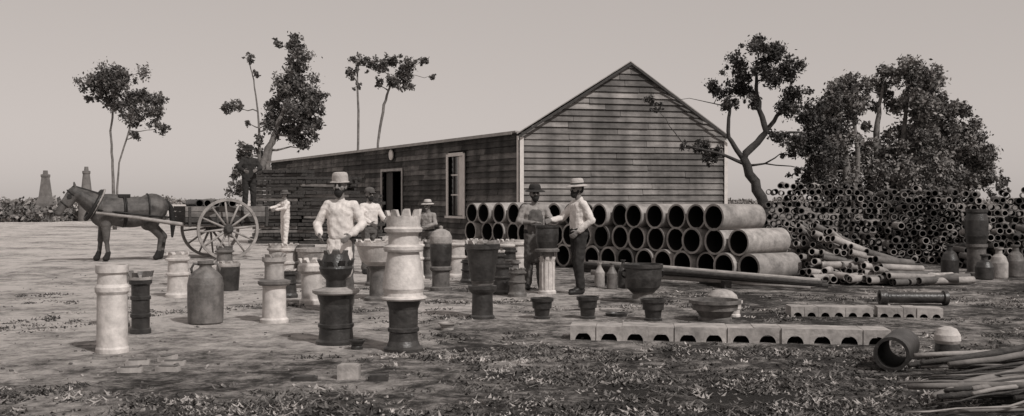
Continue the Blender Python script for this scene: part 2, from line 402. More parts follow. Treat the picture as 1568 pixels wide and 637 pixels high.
tree('gum_tree',66,[[(-16,0,0,.3),(-15.9,0,3.3,.25),(-15,0,5.5,.2),(-14.2,0,7.5,.14),(-13.8,0,10,.06)],[(-15.95,0,3.6,.12),(-16,0,6.5,.06),(-16.3,0,9,.04),(-16.6,0,10.1,.03)],[(-15.2,0,0,.2),(-15.4,0,3.6,.17),(-15.2,0,5.2,.12)]],
 [(-13.9,11.3,.8),(-13.5,10.2,.9),(-14.7,11.2,.35),(-13.7,9.0,1.1),(-14.4,8.3,.9),(-13,8.1,1.1),(-12.4,7.2,.75),(-14.8,7.2,.95),(-13.6,7,1.1),(-12.8,6.4,.9),(-12.6,5.6,.7),(-14.6,6,.9),(-15.5,6.2,.5),(-13.8,5.6,.8),(-15.9,5.2,.45),(-16.9,4.3,.7),(-17.1,3.3,.7),(-16.6,10.3,.4),(-17.7,7.4,.5),(-18.2,7.3,.4),(-17.2,7.2,.35),(-16.7,6.3,.3),(-15.9,4.3,.5),(-16.1,9.3,.22),(-17.2,2.2,.8),(-13.2,4.9,.6),(-12.0,8.0,.35)],LEAF_F,BARKP,leaf=0.11,dens=1.0)
tree('gum_tree',67,[[(-8.5,0,0,.10),(-8.6,0,5,.08),(-8.2,0,7.5,.09),(-7.7,0,9,.06)],[(-9.9,0,0,.07),(-9.85,0,6.5,.08),(-9.9,0,9.6,.05)]],
 [(-9.75,10.3,.5),(-9,10.1,.65),(-10.1,9.5,.5),(-8.2,9.9,.6),(-7.6,10.3,.6),(-7,9.5,.75),(-7.6,8.9,.6),(-6.4,9.9,.55),(-5.6,10.4,.4),(-5.1,9.4,.25),(-8.6,8.9,.4),(-6.6,8.7,.45),(-9.9,8.7,.3),(-10.2,10.4,.3)],LEAF_F,BARKP,leaf=0.11,dens=0.9)
tree('gum_tree',29.5,[[(7.15,0,0,.17),(7.05,0,1.5,.15),(6.5,0,2.6,.12),(7.15,0,3.35,.09),(6.9,0,4.4,.06),(6.9,0,5.3,.03)],[(6.5,0,2.6,.08),(6.1,0,3.2,.06),(6.15,0,4.1,.04)],[(7.15,0,3.35,.07),(7.7,0,4.1,.05),(7.9,0,4.8,.03)],[(6.7,0,2.4,.06),(5.8,-.1,2.75,.04),(4.9,-.2,2.95,.02)],[(6.15,0,4.05,.02),(5.0,0,4.3,.008),(4.0,0,4.15,.005)]],
 [(6.87,5.6,.48),(6.3,5.1,.52),(7.4,5.5,.5),(7.8,5.0,.5),(5.85,4.6,.35),(6.5,4.6,.48),(7.15,4.9,.52),(8,4.35,.48),(6.1,4.1,.35),(6.7,4.1,.25),(7.7,4.1,.42),(8.45,3.9,.55),(8.55,3.3,.6),(7.8,2.8,.45),(8.3,2.8,.55),(7.6,3.2,.35),(5.85,2.8,.33),(5.35,3.0,.32),(4.85,2.9,.2),(5.6,2.6,.25),(8.7,2.4,.55),(3.95,4.15,.26),(4.1,3.95,.15),(8.2,2.2,.4),(7.0,5.95,.3),(8.9,3.6,.4)],LEAF_D,BARK,leaf=0.05,dens=1.15,ydep=0.4)
RB=[(12.0,5.3,.8),(11.9,4.3,.8),(12.65,5.7,.65),(12.5,4.8,.7),(12.4,3.7,.6),(11.85,3.3,.7),(11.5,2.6,.7),(12.65,2.6,.8),(13.15,3.45,.55),(11.6,2.0,.8),(12.9,1.8,.9),(11.2,3.6,.5)]
tree('gum_tree',39,[[(12.4,0,0,.2),(12.5,0,2.5,.16),(12.2,0,4,.1),(12.3,0,5.4,.05)],[(12.7,0,0,.15),(12.9,0,3,.1),(12.7,0,5,.05)]],RB,LEAF_M,BARKP,leaf=0.08,dens=1.0,fill=1.3)
RB=[(13.65,5.7,.5),(14.3,5.95,.6),(15,6.15,.8),(15.65,5.95,.8),(14.75,5.2,.5),(15.4,4.95,.85),(13.7,4.2,.3),(14.4,3.3,.8),(15.4,3.7,1.0),(13.9,2.5,.8),(15.4,2.5,1.1),(14.0,5.1,.3),(14.5,1.8,1)]
tree('gum_tree',40,[[(14.3,0,0,.22),(14.2,0,2.5,.16),(13.9,0,4,.12),(14.2,0,5.8,.05)],[(14.6,0,0,.2),(15,0,3,.13),(15.1,0,5.2,.06)]],RB,LEAF_M,BARKP,leaf=0.08,dens=1.0,fill=1.3)
RB=[(16.2,5.3,.85),(16.8,4.7,.85),(17.5,4.9,.5),(17.9,4.1,.65),(16.4,4.1,1.0),(17.15,3.6,1.0),(17.9,3.2,.8),(18.45,2.5,.6),(16.9,2.4,1.1),(16.1,3,.9),(17.7,2.2,.9),(18.3,3.7,.35),(18.9,1.9,.5)]
tree('gum_tree',41,[[(16.8,0,0,.22),(16.7,0,2.5,.16),(16.4,0,4.5,.08)],[(17,0,0,.16),(17.4,0,3,.1),(17.4,0,4.6,.05)]],RB,LEAF_M,BARKP,leaf=0.08,dens=1.0,fill=1.3)

def brush(name,items,leafs,leaf=0.16):
    V=[]
    for (x,y,z,rx,rz) in items:
        n=int(rx*rz*260)+60
        q=rng.normal(0,0.45,(n,3))*np.array([rx,rx*0.6,rz])+np.array([x,y,z]); q[:,2]=np.abs(q[:,2]); V.append(q)
    Q=np.concatenate(V); n=len(Q)
    a=rng.normal(0,1,(n,3)); a/=np.linalg.norm(a,axis=1)[:,None]
    b=rng.normal(0,1,(n,3)); b-=a*(a*b).sum(1)[:,None]; b/=np.linalg.norm(b,axis=1)[:,None]
    s=(leaf*rng.uniform(0.5,1.4,n))[:,None]
    vv=np.stack([Q-a*s,Q-b*s*.6,Q+a*s,Q+b*s*.6],1).reshape(-1,3)
    me=bpy.data.meshes.new(name); me.from_pydata(vv.tolist(),[],np.arange(4*n).reshape(-1,4).tolist())
    for l in leafs: me.materials.append(l)
    me.polygons.foreach_set('material_index',rng.choice(3,n).astype(np.int32)); me.update()
    o=bpy.data.objects.new(name,me); scene.collection.objects.link(o)
brush('distant_scrub',[(random.uniform(-46,-29.5),random.uniform(66,76),random.uniform(.1,.6),random.uniform(1.2,2.6),random.uniform(.5,.95)) for i in range(36)]
      +[(random.uniform(-29,-24),random.uniform(70,76),0.1,random.uniform(1,1.6),random.uniform(.3,.5)) for i in range(6)],LEAF_M)
brush('distant_tree_line',[(x+random.uniform(-4,4),300+random.uniform(-8,8),.3,random.uniform(5,9),random.uniform(.6,1.5)) for x in range(-300,310,13)],HAZE,leaf=0.5)
def chimney_stack(x,d,h,r,sh):
    mb=MB(); mb.lathe([(r*1.5,0),(r*1.45,h*.35),(r,h*.5),(r*.62,h*.86),(r*.72,h*.88),(r*.72,h*.92),(r*.4,h*.93),(r*.34,h)],BRICK,T(0),n=4 if sh else 12,smooth=not sh,cap0=False)
    mb.obj('kiln_chimney',(x,d,0),.6)
chimney_stack(-30.8,69,3.35,.42,True); chimney_stack(-28.1,69,3.6,.36,False)

# ------------------------------------------------------------ pipe stacks
def big_pipes():
    mb=MB(); r=Vector((0.6,-0.8,0)); a=Vector((0.8,0.6,0)); ro=.25; pitch=.512
    E=Vector((4.12,18.25,0))
    for row,(n,off) in enumerate(((18,0),(17,.5),(16,1.5))):
        for i in range(n):
            p=E-r*pitch*(i+off)+Vector((0,0,ro+row*0.437))+a*random.uniform(-.08,.08)
            L=1.15
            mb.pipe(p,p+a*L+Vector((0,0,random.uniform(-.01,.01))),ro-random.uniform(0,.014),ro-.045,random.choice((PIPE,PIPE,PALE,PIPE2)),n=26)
    mb.obj('large_pipe_stack')
big_pipes()
def small_stack(name,x0,x1,d0,d1,h,ro,L,axis,skip=0.05,slope=0.1,mess=1.0,var=1.3,loose=1.4):
    mb=MB(); P=Vector((x0,d0,0));Q=Vector((x1,d1,0)); dr=(Q-P); W=dr.length; dr.normalize()
    ax=Vector(axis).normalized(); rows=int(h/(ro*1.74)); cols=int(W/(2*ro))
    top=[rows-1.5+var*math.sin(i*.23+x0)+random.uniform(-.7,.7) for i in range(cols)]
    for j in range(rows+1):
        for i in range(cols):
            if (random.random()<skip and j>2) or j>top[i]: continue
            if i<j*0.3: continue
            p=P+dr*((i+.5*(j%2))*2*ro+ro)+Vector((0,0,ro+j*ro*1.74))+ax*(random.uniform(-.16,.16)*mess+slope*j)+Vector((random.uniform(-1,1),0,random.uniform(-1,1)))*ro*0.25
            q=p+ax*L+Vector((random.uniform(-.14,.14)*mess,0,random.uniform(-.05,.05)*mess))
            rr=ro*random.uniform(.78,.99)
            mb.pipe(p,q,rr,rr*0.76,random.choice((PIPE,PIPE2,PIPE2,PIPE2,MID,DARK,PIPE)),n=12)
    for i in range(int(W*loose)):
        t=W*random.uniform(.16,.97); k=min(cols-1,int(t/(2*ro))); zt=ro+(top[k]-.1)*ro*1.74
        a=random.uniform(.8,1.6); p=P+dr*t+ax*(slope*rows+random.uniform(0,.2))+Vector((0,0,zt)); 
        mb.pipe(p,p+Vector((math.cos(a)*.4,math.sin(a)*.4,random.uniform(-.03,.03))),ro*.9,ro*.68,random.choice((PIPE,PIPE2,MID)),n=12)
    mb.obj(name)
small_stack('drain_pipe_stack',5.75,10.9,26.0,24.9,1.95,.088,.6,(0.25,1,0),slope=.05,var=.8)
small_stack('drain_pipe_stack',8.3,14.6,23.6,22.4,1.88,.085,.6,(0.3,1,0),slope=.08,var=1.1)
small_stack('drain_pipe_stack',9.3,14.4,21.8,20.9,1.15,.080,.6,(0.25,1,0),slope=.12,skip=.1,mess=1.5)
def heap():
    mb=MB(); P=Vector((4.75,19.3,0)); r=Vector((0.66,-0.75,0)).normalized(); a=Vector((.80,.60,0)).normalized(); ro=.066
    for j in range(9):
        for i in range(max(2,21-int(2.0*j))):
            p=P+r*(i*2*ro+.5*(j%2)*ro*2+ (j*.03))+Vector((0,0,ro+j*ro*1.72))+a*(random.uniform(-.2,.2)+j*.05)+Vector((0,0,random.uniform(-.02,.02)))
            ang=random.gauss(0,0.22); aa=Vector((a.x*math.cos(ang)-a.y*math.sin(ang),a.x*math.sin(ang)+a.y*math.cos(ang),-j*0.05+random.uniform(-.06,.05))).normalized()
            q=p+aa*random.uniform(.9,1.15); q.z=max(q.z,ro)
            rr=ro*random.uniform(.82,1)
            mb.pipe(p,q,rr,rr*.78,random.choice((PALE,PIPE,PIPE2,PIPE,PIPE2)),n=12)
    for i in range(110):
        t=random.random()
        x=5.2+1.9*t+random.uniform(-.25,.25); y=17.4+1.6*random.random(); ang=random.gauss(.75,.4)
        z=ro+random.uniform(0,.55)*max(0,1-t*1.1)*max(.2,1-abs(y-18.4))
        L=random.uniform(.7,.95)
        mb.pipe((x,y,z),(x+math.cos(ang)*L,y+math.sin(ang)*L,ro+random.uniform(0,max(0,z-ro)+.03)),ro*.95,ro*.74,random.choice((PALE,PIPE,PIPE2,PIPE2)),n=12)
    mb.obj('small_pipe_heap')
heap()
mb=MB()
for i in range(9):
    o=i*.11; l=random.uniform(-.2,.2); zt=.08+.07*(i%3)
    p=Vector((1.3+l,18.6-o,.12+zt)); q=Vector((4.9+l+random.uniform(-.3,.2),17.2-o*.9,.05+.04*(i%3)))
    mb.tube([p,p.lerp(q,.35)+Vector((0,0,.01)),p.lerp(q,.7),q],[.045,.045,.04,.035],random.choice((WOODL,WOODD,WOODD,BARKP)),n=7)
for x,y in ((1.7,18.1),(3.4,17.5)): mb.box((x,y,.06),(.12,1.1,.12),WOODD,rz=.2)
mb.obj('timber_poles')

def arch_block(mb,w,h,dep,rad,mt,M,n=10):
    front=[(-w/2,0),(-rad,0)]+[(-rad*math.cos(math.pi*k/n),rad*math.sin(math.pi*k/n)) for k in range(1,n)]+[(rad,0),(w/2,0),(w/2,h),(-w/2,h)]
    N=len(front); vs=[(x,0,z) for x,z in front]+[(x,dep,z) for x,z in front]
    arc=list(range(1,n+2)); TL=N-1; TR=N-2
    def cap(o,flip):
        out=[[0+o,1+o,TL+o]]
        half=len(arc)//2
        for k in range(half): out.append([arc[k]+o,arc[k+1]+o,TL+o])
        out.append([arc[half]+o,TR+o,TL+o])
        for k in range(half,len(arc)-1): out.append([arc[k]+o,arc[k+1]+o,TR+o])
        out.append([arc[-1]+o,N-3+o,TR+o])
        return [f[::-1] for f in out] if flip else out
    mb.add(vs,cap(0,False)+cap(N,True),mt,M)
    mb.add(vs,[(i,N+i,N+(i+1)%N,(i+1)%N) for i in range(N) if not (1<=i<=n)],mt,M)
    mb.add(vs,[(i,N+i,N+i+1,i+1) for i in range(1,n+1)],OPENING_SHADE,M)
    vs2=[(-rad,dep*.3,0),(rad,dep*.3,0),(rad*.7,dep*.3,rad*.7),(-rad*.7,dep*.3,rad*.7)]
    mb.add(vs2,[(0,1,2,3)],OPENING_SHADE,M)  # dark sheet inside the arch, standing in for its shade
def block_row(P,Q,n,h,dep,name):
    mb=MB(); P=Vector(P);Q=Vector(Q);d=(Q-P);W=d.length/n;a=math.atan2(d.y,d.x)
    for i in range(n):
        c=P+d*((i+.5)/n)+Vector((0,random.uniform(-.010,.010),0))
        M=Matrix.Translation(c)@Matrix.Rotation(a+random.uniform(-.010,.010),4,'Z')
        arch_block(mb,W-.002,h+random.uniform(-.004,.004),dep,W*.31,PALE,M)
    mb.obj(name)
block_row((.60,10.75,0),(3.76,10.35,0),12,.15,.36,'arched_clay_block_row')
block_row((3.45,12.9,0),(4.45,12.85,0),6,.12,.3,'arched_clay_block_row')
block_row((4.50,12.85,0),(5.25,12.7,0),5,.12,.3,'arched_clay_block_row')
mb=MB(); mb.pipe((5.05,14.35,.1),(5.96,14.3,.1),.075,.055,DARK,n=18,sock=.03); mb.lathe([(.075,0),(.1,.005),(.1,.06),(.075,.065)],DARK,Matrix.Translation((5.9,14.3,.1))@Matrix.Rotation(math.pi/2,4,'Y'),n=18); mb.obj('flanged_pipe')

# ------------------------------------------------------------ pottery
def hollow(prof,wall=.022,depth=.2):
    r,z=prof[-1]; return prof+[(max(r-wall,.01),z),(max(r-wall,.01)*.95,z-depth)]
def chimney(mb,h,r,mt,z=0,crown=8,top=None,n=28):
    M=T(z)
    p=[(r*1.18,0),(r*1.18,.04),(r*1.02,.07),(r,.09),(r*.94,h*.48),(r*1.1,h*.50),(r*1.1,h*.54),(r*.94,h*.56),(r*.9,h*.80),(r*1.15,h*.83),(r*1.15,h*.87),(r*.95,h*.89)]
    p=p+[(r*.97,h*.95)]
    mb.lathe(hollow(p,.022,.1),mt,M,n=n,wob=.008)
    if crown: mb.teeth(r*.97,h*.95,h*.10,crown,top or mt,M)
def place(mb,name,x,y,rz=None):
    o=mb.obj(name,(x,y,0),random.random()*6 if rz is None else rz)
    return o
m=MB(); m.lathe(hollow([(.15,0),(.15,.04),(.142,.06),(.138,.55),(.155,.58),(.155,.62),(.135,.65),(.13,.74),(.15,.76),(.15,.83)],.025,.15),WHITE,wob=.01); place(m,'chimney_pot',-3.79,9.9)
m=MB(); m.lathe(hollow([(.11,0),(.11,.05),(.095,.06),(.095,.17),(.108,.18),(.108,.21),(.095,.22),(.095,.36),(.108,.37),(.108,.40),(.095,.41),(.095,.52),(.12,.54),(.12,.58)]),DARK); m.lathe([(.125,.581),(.125,.61),(.1,.62)],PALE); m.teeth(.12,.6,.12,7,MID,flare=.3); place(m,'chimney_pot',-4.02,11.3)
m=MB(); chimney(m,.62,.12,MID); place(m,'chimney_pot',-4.5,11.9)
m=MB(); chimney(m,.66,.155,WHITE,crown=7); place(m,'chimney_pot',-4.96,15.5)
m=MB(); m.lathe(hollow([(.15,0),(.17,.3),(.17,.38)]),DARK); m.lathe([(.175,.381),(.18,.4),(.18,.43),(.15,.44)],PALE); m.teeth(.16,.43,.06,8,PALE); place(m,'chimney_pot',-4.5,16.6)
m=MB(); m.lathe(hollow([(.185,0),(.2,.02),(.205,.2),(.205,.46),(.19,.54),(.15,.60),(.09,.64),(.07,.66),(.07,.69),(.09,.70),(.09,.73)],.02,.06),MID,wob=.01)
for s in (-1,1): m.tube([(s*.07,0,.69),(s*.13,0,.70),(s*.16,0,.64),(s*.15,0,.59)],[.016]*4,MID,n=8)
place(m,'stoneware_jar',-3.58,12.2,rz=.3)
m=MB(); m.lathe([(.165,0),(.165,.04),(.14,.06),(.135,.42),(.15,.44)],WHITE); m.lathe([(.175,.44),(.19,.46),(.19,.49),(.13,.51)],MID); m.lathe(hollow([(.115,.51),(.11,.70),(.14,.72),(.14,.77)],.02,.1),PALE); m.teeth(.13,.77,.06,7,PALE); place(m,'chimney_pot',-2.8,12.3)
m=MB(); m.lathe(hollow([(.17,0),(.17,.05),(.14,.08),(.145,.42),(.19,.46),(.19,.53),(.17,.57)]),WHITE); m.teeth(.17,.57,.09,9,WHITE,flare=.2); place(m,'chimney_pot',-2.78,14.5)
m=MB(); m.lathe([(.20,0),(.20,.03),(.175,.05),(.165,.16),(.18,.17),(.18,.20),(.165,.21),(.16,.40),(.18,.46),(.19,.50)],DARK); m.lathe([(.21,.50),(.235,.515),(.235,.54),(.15,.555),(.12,.57)],PALE); m.lathe(hollow([(.10,.57),(.10,.64),(.15,.70),(.17,.76),(.14,.84),(.12,.90)],.02,.05),DARK); m.teeth(.15,.76,.14,9,DARK,flare=.45); m.teeth(.12,.90,.06,6,MID,flare=.1); place(m,'chimney_pot_stack',-1.77,10.5)
m=MB()
m.lathe([(.19,0),(.19,.03),(.16,.05),(.14,.10),(.135,.18),(.15,.19),(.15,.22),(.137,.23),(.14,.40),(.16,.46),(.165,.49)],DARK)
m.lathe([(.21,.49),(.225,.505),(.22,.52),(.19,.53),(.185,.56),(.20,.60),(.19,.70),(.165,.86),(.155,.92),(.15,.95)],WHITE,wob=.006)
m.lathe([(.18,.95),(.19,.97),(.19,1.0),(.15,1.02)],WHITE)
m.lathe(hollow([(.145,1.02),(.142,1.12),(.18,1.14),(.185,1.17),(.16,1.19),(.165,1.29)],.022,.12),WHITE); m.teeth(.167,1.29,.10,9,WHITE,flare=.12,duty=.7)
place(m,'chimney_pot_stack',-1.04,10.0)
m=MB(); m.lathe([(.17,0),(.17,.05),(.14,.07),(.14,.3),(.175,.33),(.175,.37),(.15,.39)],MID); m.lathe(hollow([(.15,.39),(.17,.48),(.175,.7),(.17,.74)],.02,.05),DARK); m.lathe([(.172,.741),(.18,.76),(.175,.86),(.14,.93),(.07,.97),(.03,.98),(.035,1.02),(.01,1.03)],PALE); place(m,'covered_jar',-1.13,16.6)
m=MB(); m.lathe([(.15,0),(.15,.03),(.13,.05),(.125,.3),(.16,.33),(.175,.36),(.175,.40),(.13,.41)],DARK); m.lathe([(.125,.41),(.128,.43),(.15,.46)],MID); m.lathe(hollow([(.14,.45),(.165,.6),(.19,.8),(.2,.84),(.215,.85),(.215,.91)],.025,.12),DARK); m.teeth(.205,.91,.07,10,PALE,flare=.1); place(m,'crowned_urn',-.36,12.7)
m=MB(); m.lathe([(.14,0),(.14,.04),(.115,.06),(.11,.5),(.13,.53)],WHITE)
for k in range(12): 
    a=k*math.pi/6; m.box((.112*math.cos(a),.112*math.sin(a),.28),(.02,.02,.42),WHITE,rz=a)
m.teeth(.12,.5,.12,8,WHITE,flare=.2)
m.lathe([(.1,.53),(.1,.63),(.19,.65),(.19,.68),(.15,.70)],MID); m.lathe(hollow([(.14,.7),(.17,.8),(.18,.92),(.175,1.0),(.19,1.02),(.19,1.05)],.02,.1),DARK); place(m,'urn_on_column',.54,16.05)
def planter(x,y,r,h,mt,nm='planter_bowl'):
    m=MB(); m.lathe(hollow([(r*.72,0),(r*.72,.025),(r*.62,.035),(r*.7,h*.5),(r*.88,h*.82),(r*1.0,h*.84),(r*1.02,h)],.02,h*.5),mt); place(m,nm,x,y)
planter(.365,12.7,.14,.25,DARK); planter(.92,12.7,.135,.27,DARK); planter(1.69,12.5,.15,.26,DARK)
planter(1.05,13.6,.12,.2,PALE); planter(2.75,12.9,.1,.2,WHITE)
m=MB(); m.lathe([(.2,0),(.2,.04),(.15,.06),(.14,.12),(.17,.15)],MID); m.lathe(hollow([(.17,.15),(.24,.22),(.265,.34),(.265,.48),(.285,.49),(.285,.54)],.025,.12),DARK,n=36)
for s in (-1,1): m.tube([(s*.26,0,.45),(s*.31,0,.44),(s*.31,0,.38),(s*.265,0,.35)],[.014]*4,DARK,n=7)
place(m,'large_urn',1.84,14.7,rz=.2)
m=MB(); m.lathe(hollow([(.2,0),(.2,.03),(.18,.05),(.25,.15),(.28,.2),(.31,.21),(.31,.25)],.03,.12),MID,n=36); place(m,'shallow_basin',2.43,12.5)
m=MB(); m.lathe([(.24,0),(.24,.03),(.22,.05),(.2,.12),(.13,.18),(.05,.2)],PALE); place(m,'upturned_bowl',2.92,14.5)
m=MB(); m.lathe(hollow([(.13,0),(.14,.035)],.02,.015),DARK); place(m,'saucer',1.3,13.0)
for i,(x,y,h,r,mt) in enumerate(((-1.02,19.5,.72,.15,WHITE),(-.7,19.6,.7,.15,WHITE),(-.42,19.3,.72,.14,PALE),(-.12,19.4,.7,.16,WHITE),(.1,19.7,.72,.14,WHITE),(-.28,18.3,.55,.16,DARK),(.0,17.6,.45,.13,MID),
   (-3.85,18.1,.68,.15,WHITE),(-3.55,18.0,.7,.16,PALE),(-4.2,18.6,.66,.14,PALE),(-1.75,19.0,.72,.14,WHITE),(-1.5,19.2,.7,.14,PALE),(-5.6,17.6,.55,.15,PALE),(-5.2,18.9,.6,.15,MID),(-.75,18.2,.42,.13,DARK),(-2.3,17.6,.6,.15,MID),
   (-.15,16.0,.5,.14,DARK),(.08,15.6,.42,.12,MID),(-1.75,16.2,.5,.14,DARK),(-3.3,15.4,.42,.12,DARK),(-.05,18.9,.6,.13,DARK))):
    m=MB(); chimney(m,h,r,DARK if (mt is DARK) else (MID if i%3==2 else mt),crown=9 if i%2 else 0,top=mt if mt is not DARK else WHITE)
    place(m,'chimney_pot',x,y)
m=MB(); m.box((-.45,20.1,.52),(1.6,.4,.05),WOODL,rz=-.03)
for x in (-1.1,.2): m.box((x,20.1,.245),(.08,.35,.49),WOODD)
m.obj('plank_bench')
m=MB(); m.lathe([(.2,0),(.2,.04),(.13,.07),(.12,.42),(.16,.5)],MID); m.lathe(hollow([(.16,.5),(.24,.56),(.29,.7),(.31,.78),(.33,.79),(.33,.84)],.03,.15),WHITE,n=36); m.teeth(.31,.83,.07,12,WHITE,flare=.05); place(m,'pedestal_basin',-1.92,15.0)
m=MB(); m.lathe([(.18,0),(.18,.04),(.12,.07),(.12,.35),(.16,.4)],PALE); m.lathe(hollow([(.16,.4),(.24,.46),(.27,.6),(.29,.61),(.29,.66)],.03,.15),PALE,n=36); place(m,'pedestal_basin',-3.2,16.9)
for x,y,h,mt in ((1.62,16.9,.42,MID),(1.82,17.1,.46,DARK),(1.45,17.3,.4,PALE),(1.98,16.8,.3,DARK)):
    m=MB(); m.lathe(hollow([(.08,0),(.085,.02),(.085,h*.6),(.05,h*.75),(.03,h*.85),(.03,h*.95),(.042,h*.96),(.042,h)],.012,.05),mt,n=20); place(m,'stoneware_bottle',x,y)
planter(-1.5,10.1,.08,.09,DARK); planter(-.72,11.6,.1,.08,PALE)
for x,y,s,mt,rz in ((-1.66,8.35,(.2,.1,.03),DARK,.1),(-1.32,8.45,(.17,.12,.11),PALE,-.05),(-1.07,8.35,(.16,.1,.04),DARK,0.05)):
    m=MB(); m.box((0,0,s[2]/2),s,mt); m.box((0,0,s[2]+.004),(s[0]*.8,s[1]*.8,.008),mt); m.obj('clay_brick',(x,y,0),rz)
for x,y,rz in ((-3.28,9.15,.2),(-3.1,9.4,1.3),(-2.95,9.1,.1),(-3.2,8.75,.1),(-2.9,8.8,-.2)):
    m=MB(); m.box((0,0,.02),(.2,.08,.04),PALE); m.box((0,0,.045),(.15,.05,.012),MID); m.obj('floor_tile',(x,y,0),rz)
m=MB(); m.pipe((3.18,8.75,.15),(3.5,9.35,.15),.145,.115,DARK,n=28,sock=.0); m.obj('short_pipe')
m=MB(); m.lathe([(.09,0),(.095,.02),(.11,.1),(.1,.16)],DARK,n=28); m.lathe([(.1,.161),(.115,.19),(.11,.24),(.08,.29),(.03,.31)],WHITE); place(m,'lidded_pot',3.9,9.35)
m=MB(); m.lathe([(.2,0),(.2,.05),(.17,.07),(.17,.5),(.2,.55),(.2,.6)],MID); m.lathe(hollow([(.18,.6),(.21,.75),(.21,1.05),(.18,1.18),(.2,1.2),(.2,1.26)]),DARK); place(m,'chimney_pot_stack',8.85,19.9)
for x,y,h,mt in ((8.95,19.2,.56,PALE),(9.4,19.5,.6,MID),(8.55,18.9,.45,DARK),(8.3,19.8,.6,DARK)):
    m=MB(); m.lathe(hollow([(.15,0),(.16,.02),(.16,h*.5),(.12,h*.7),(.06,h*.8),(.055,h*.93),(.08,h*.95),(.08,h)],.02,.06),mt); place(m,'stoneware_jar',x,y)
m=MB()
for i in range(900):
    d=6.6+14*random.random()**1.2; x=random.uniform(-.52,.52)*d; s=random.uniform(.008,.03)*(2 if i%50==0 else 1)
    m.box((x,d,s*.2),(s,s*random.uniform(.5,1),s*.6),random.choice((PALE,MID,PIPE,PIPE2,MID,PIPE2)),rz=random.random()*3,rx=random.uniform(-.5,.5),ry=random.uniform(-.5,.5))
m.obj('clay_shards')
m=MB()
for i in range(58):
    y=random.uniform(6.8,8.9); x=random.uniform(2.6,3.4)+(y-7)*.38; L=random.uniform(.9,2.3); a=random.gauss(.08,.24); z=random.uniform(.02,.12)
    r0=random.choice((.010,.016,.026,.038)); pts=[];rs=[]
    for k in range(7):
        t=k/6; pts.append((x+math.cos(a)*L*t+random.uniform(-.02,.02),y+math.sin(a)*L*t+random.uniform(-.03,.03)+.06*math.sin(t*3+i),z+r0+.12*t*random.uniform(.6,1))); rs.append(r0*(.55+.45*t))
    m.tube(pts,rs,random.choice((BARKP,WOODL,WOODD,BARK,BARKP)),n=7)
m.obj('brushwood_pile')
def tstack(x,y,rz,rows,L):
    m=MB()
    for j in range(rows):
        for k in range(4):
            if j%3==2:
                for q in range(9): m.box((-L/2+.12+q*L/8.6,k*.26-.4+random.uniform(-.03,.03),.06+j*.115),(.17,.25,.10),random.choice((WOODD,BARK,WOODD,WOODD)),rz=random.uniform(-.15,.15))
            else: m.box((random.uniform(-.12,.12),k*.26-.4+random.uniform(-.04,.04),.06+j*.115),(L+random.uniform(-.2,.2),.22,.085),random.choice((WOODD,WOODD,BARK,BARKP)),rz=random.uniform(-.05,.05),ry=random.uniform(-.02,.02))
    m.obj('timber_stack',(x,y,0),rz)
tstack(-7.6,34.5,-.2,21,1.7); tstack(-6.0,34.2,-.2,19,1.6); tstack(-4.85,34.0,-.2,14,.9)

